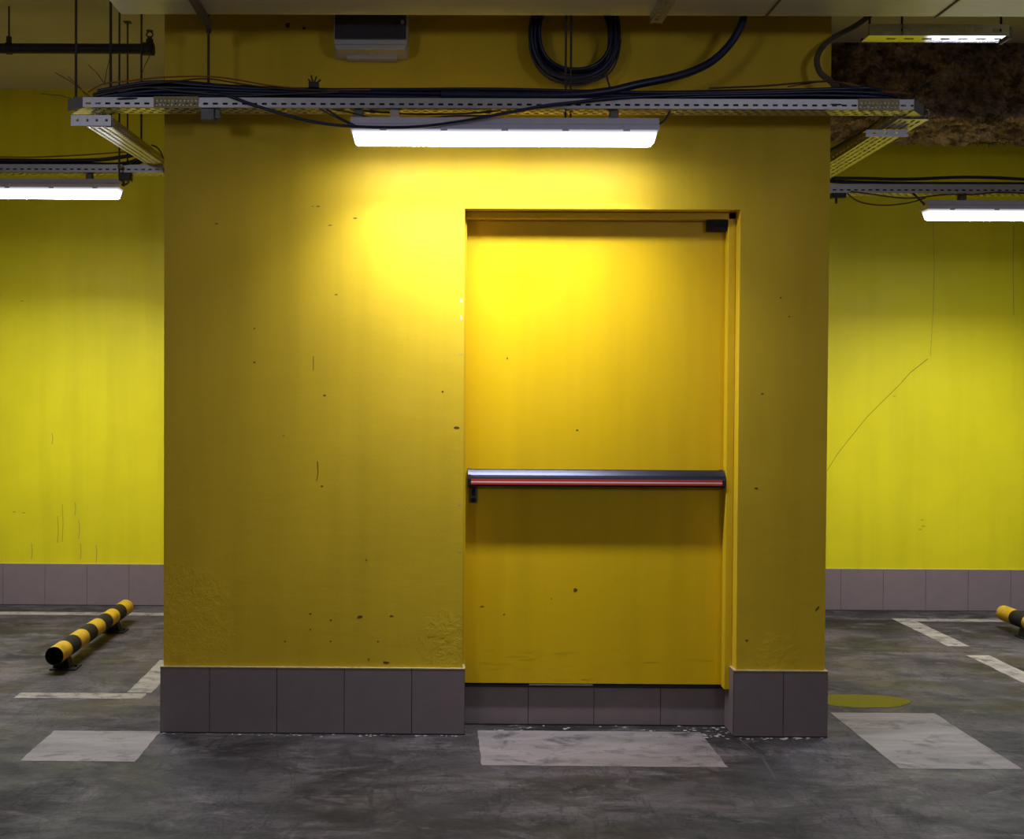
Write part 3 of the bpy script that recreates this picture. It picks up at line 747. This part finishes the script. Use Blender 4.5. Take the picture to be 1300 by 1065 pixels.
cable([(1.95, 1.464, 2.674), (3, 1.465, 2.675), (4, 1.464, 2.676), (5.4, 1.465, 2.676)], .0105, M['cable'], 'black cable added inside the right back tray to darken its slots')  # same added filler, gives the right tray dark slots
# loops under the right back tray
over([(1076,246),(1085,253),(1098,258),(1118,260.5),(1140,259.5),(1160,256),(1175,251)], 1.46, .004, 'cable_brown', 'thin brown cable sagging lowest under the right back tray')
over([(1080,243),(1110,247),(1140,251),(1165,251),(1200,247),(1235,247),(1270,244),(1310,246)], 1.44, .004, 'cable_brown', 'thin brown cable sagging shallowly under the right back tray')
over([(1080,204),(1098,198.5),(1108,193),(1117,186),(1121,180)], .9, .0035, 'cable', 'thin black cable hanging under the right tray arm')
over([(1056,226),(1100,226.5),(1150,227.5),(1215,225),(1260,225.5),(1310,228)], 1.445, .009, 'cable', 'thick black cable along the right back tray')
over([(-15,203),(60,204),(120,203),(150,200),(172,196),(190,190)], 1.46, .011, 'cable', 'thick black cable along the left back tray')
over([(192,184),(199,187),(204,193),(207,201)], 1.0, .004, 'cable', 'short black cable loop where the left arm meets the column')
# cable ties / wire ends
def wires(base, tips, label, r=.0016, name='wire_ends'):
    mb = MB()
    for t in tips: mb.tube([base, (base+t)/2+Vector((0, 0, .006)), t], r, 5)
    return tag(mb.build(name, M['rod']), label, 'wire')
def wire(a, b, label, Yd=-.24, r=.0016):
    mb = MB(); A, B = at(*a, Yd), at(*b, Yd); mb.tube([A, (A+B)/2+Z*.008, B], r, 5); tag(mb.build('wire', M['rod']), label, 'wire')
wire((116,124), (70,92), 'longest loose wire sticking out above the left tray corner')
wire((112,124), (86,97), 'shortest loose wire above the left tray corner')
wire((134,108), (112,82), 'loose wire pointing up left from the hump of the bundle')
wire((133,105), (139,75), 'loose upright wire on the hump of the bundle')
wire((100,128), (52,119), 'loose wire pointing left from the front tray end')
wire((178,99), (191,69), 'loose wire slanting up to the sprinkler pipe end', .2)
wire((1140,112), (1154,84), 'loose wire standing steeply on the right tray end', -.2, .0022)
wire((1157,118), (1192,96), 'loose wire slanting right before the shaggy beam', -.2, .002)
tb = MB(); q = at(398, 108, -.29); tb.box(q.x-.02, q.x+.022, -.30, -.27, q.z-.012, q.z+.012)
for dx, dz in ((-.01, .04), (.012, .035), (.03, .022), (-.022, .024)): tb.tube([q, q+Vector((dx, 0, dz))], .004, 6)
tag(tb.build('cable_tie', M['black'], None, .003), 'black cable tie knot on top of the bundle left of the grey box', 'cable tie')

# ------------------------------------------------------------------ striped wheel stops
def wheel_stop(x, y0, y1, label):
    r = empty('wheel_stop', (x, (y0+y1)/2, 0), label, 'wheel stop')
    R, zc = .050, .098; nb = 9; L = (y1-y0)/nb; seg = 24
    for k in range(nb):
        a, b = y0+L*k, y0+L*(k+1)
        mb = MB(); ring = lambda y, rr: [(x+math.cos(2*PI*i/seg)*rr, y, zc+math.sin(2*PI*i/seg)*rr) for i in range(seg)]
        vs = ring(a, R)+ring(b, R)+ring(a, R-.005)+ring(b, R-.005); fs = []; fi = []
        for i in range(seg):
            j = (i+1) % seg
            fs += [(i, j, seg+j, seg+i)]; fi.append((2*seg+i, 3*seg+i, 3*seg+j, 2*seg+j))
        mb.add(vs, fs, 0, True); mb.add(vs, fi, 1, True)
        mb.add(vs, [(i, 2*seg+i, 2*seg+(i+1) % seg, (i+1) % seg) for i in range(seg)]+[(seg+i, seg+(i+1) % seg, 3*seg+(i+1) % seg, 3*seg+i) for i in range(seg)], 1 if k == 0 else 0)
        o = mb.build('band', [M['yellow'] if k % 2 == 0 else M['bandblack'], M['bandblack']], r, 0, r.location)
        o['label'] = 'yellow band of the pipe' if k % 2 == 0 else 'black band of the pipe'
    for yy in (y0+.14, y1-.30):
        mb = MB(); mb.box(x-.055, x+.085, yy-.06, yy+.06, 0, .008)
        mb.hexa([(x-.045, yy-.035, .008), (x+.05, yy-.035, .008), (x+.05, yy+.035, .008), (x-.045, yy+.035, .008), (x-.034, yy-.03, .062), (x+.034, yy-.03, .062), (x+.034, yy+.03, .062), (x-.034, yy+.03, .062)])
        mb.tube([(x+.07, yy, .006), (x+.07, yy, .02)], .008, 6)
        mb.build('foot', M['bandblack'], r, .002, r.location)
wheel_stop(-2.03, 1.02, 2.42, 'yellow and black striped pipe wheel stop in the left bay')
wheel_stop(3.72, 1.0, 2.42, 'yellow and black striped pipe wheel stop cut by the right edge')

# ------------------------------------------------------------------ added unseen fill lights for the driving lane, and the rest of the garage
def lane(x, y, e):
    l = bpy.data.lights.new('lane_fill_light', 'POINT'); l.shadow_soft_size = .35; l.energy = e; l.color = (.84, .88, 1.0)  # added fill, stands in for lane lamps behind the camera
    o = bpy.data.objects.new('lane_fill_light', l); C.objects.link(o); o.location = (x, y, 2.7)
lane(-2.6, -5.6, 95); lane(2.8, -5.6, 95)
w = bpy.data.worlds.new('world'); bpy.context.scene.world = w; w.use_nodes = True
bg = w.node_tree.nodes['Background']; bg.inputs['Color'].default_value = (.55, .55, .62, 1); bg.inputs['Strength'].default_value = .09

sc_ = bpy.context.scene
sc_.view_settings.view_transform = 'Standard'; sc_.view_settings.look = 'None'; sc_.view_settings.gamma = 1
sc_.view_settings.use_curve_mapping = False; sc_.view_settings.exposure = -0.38
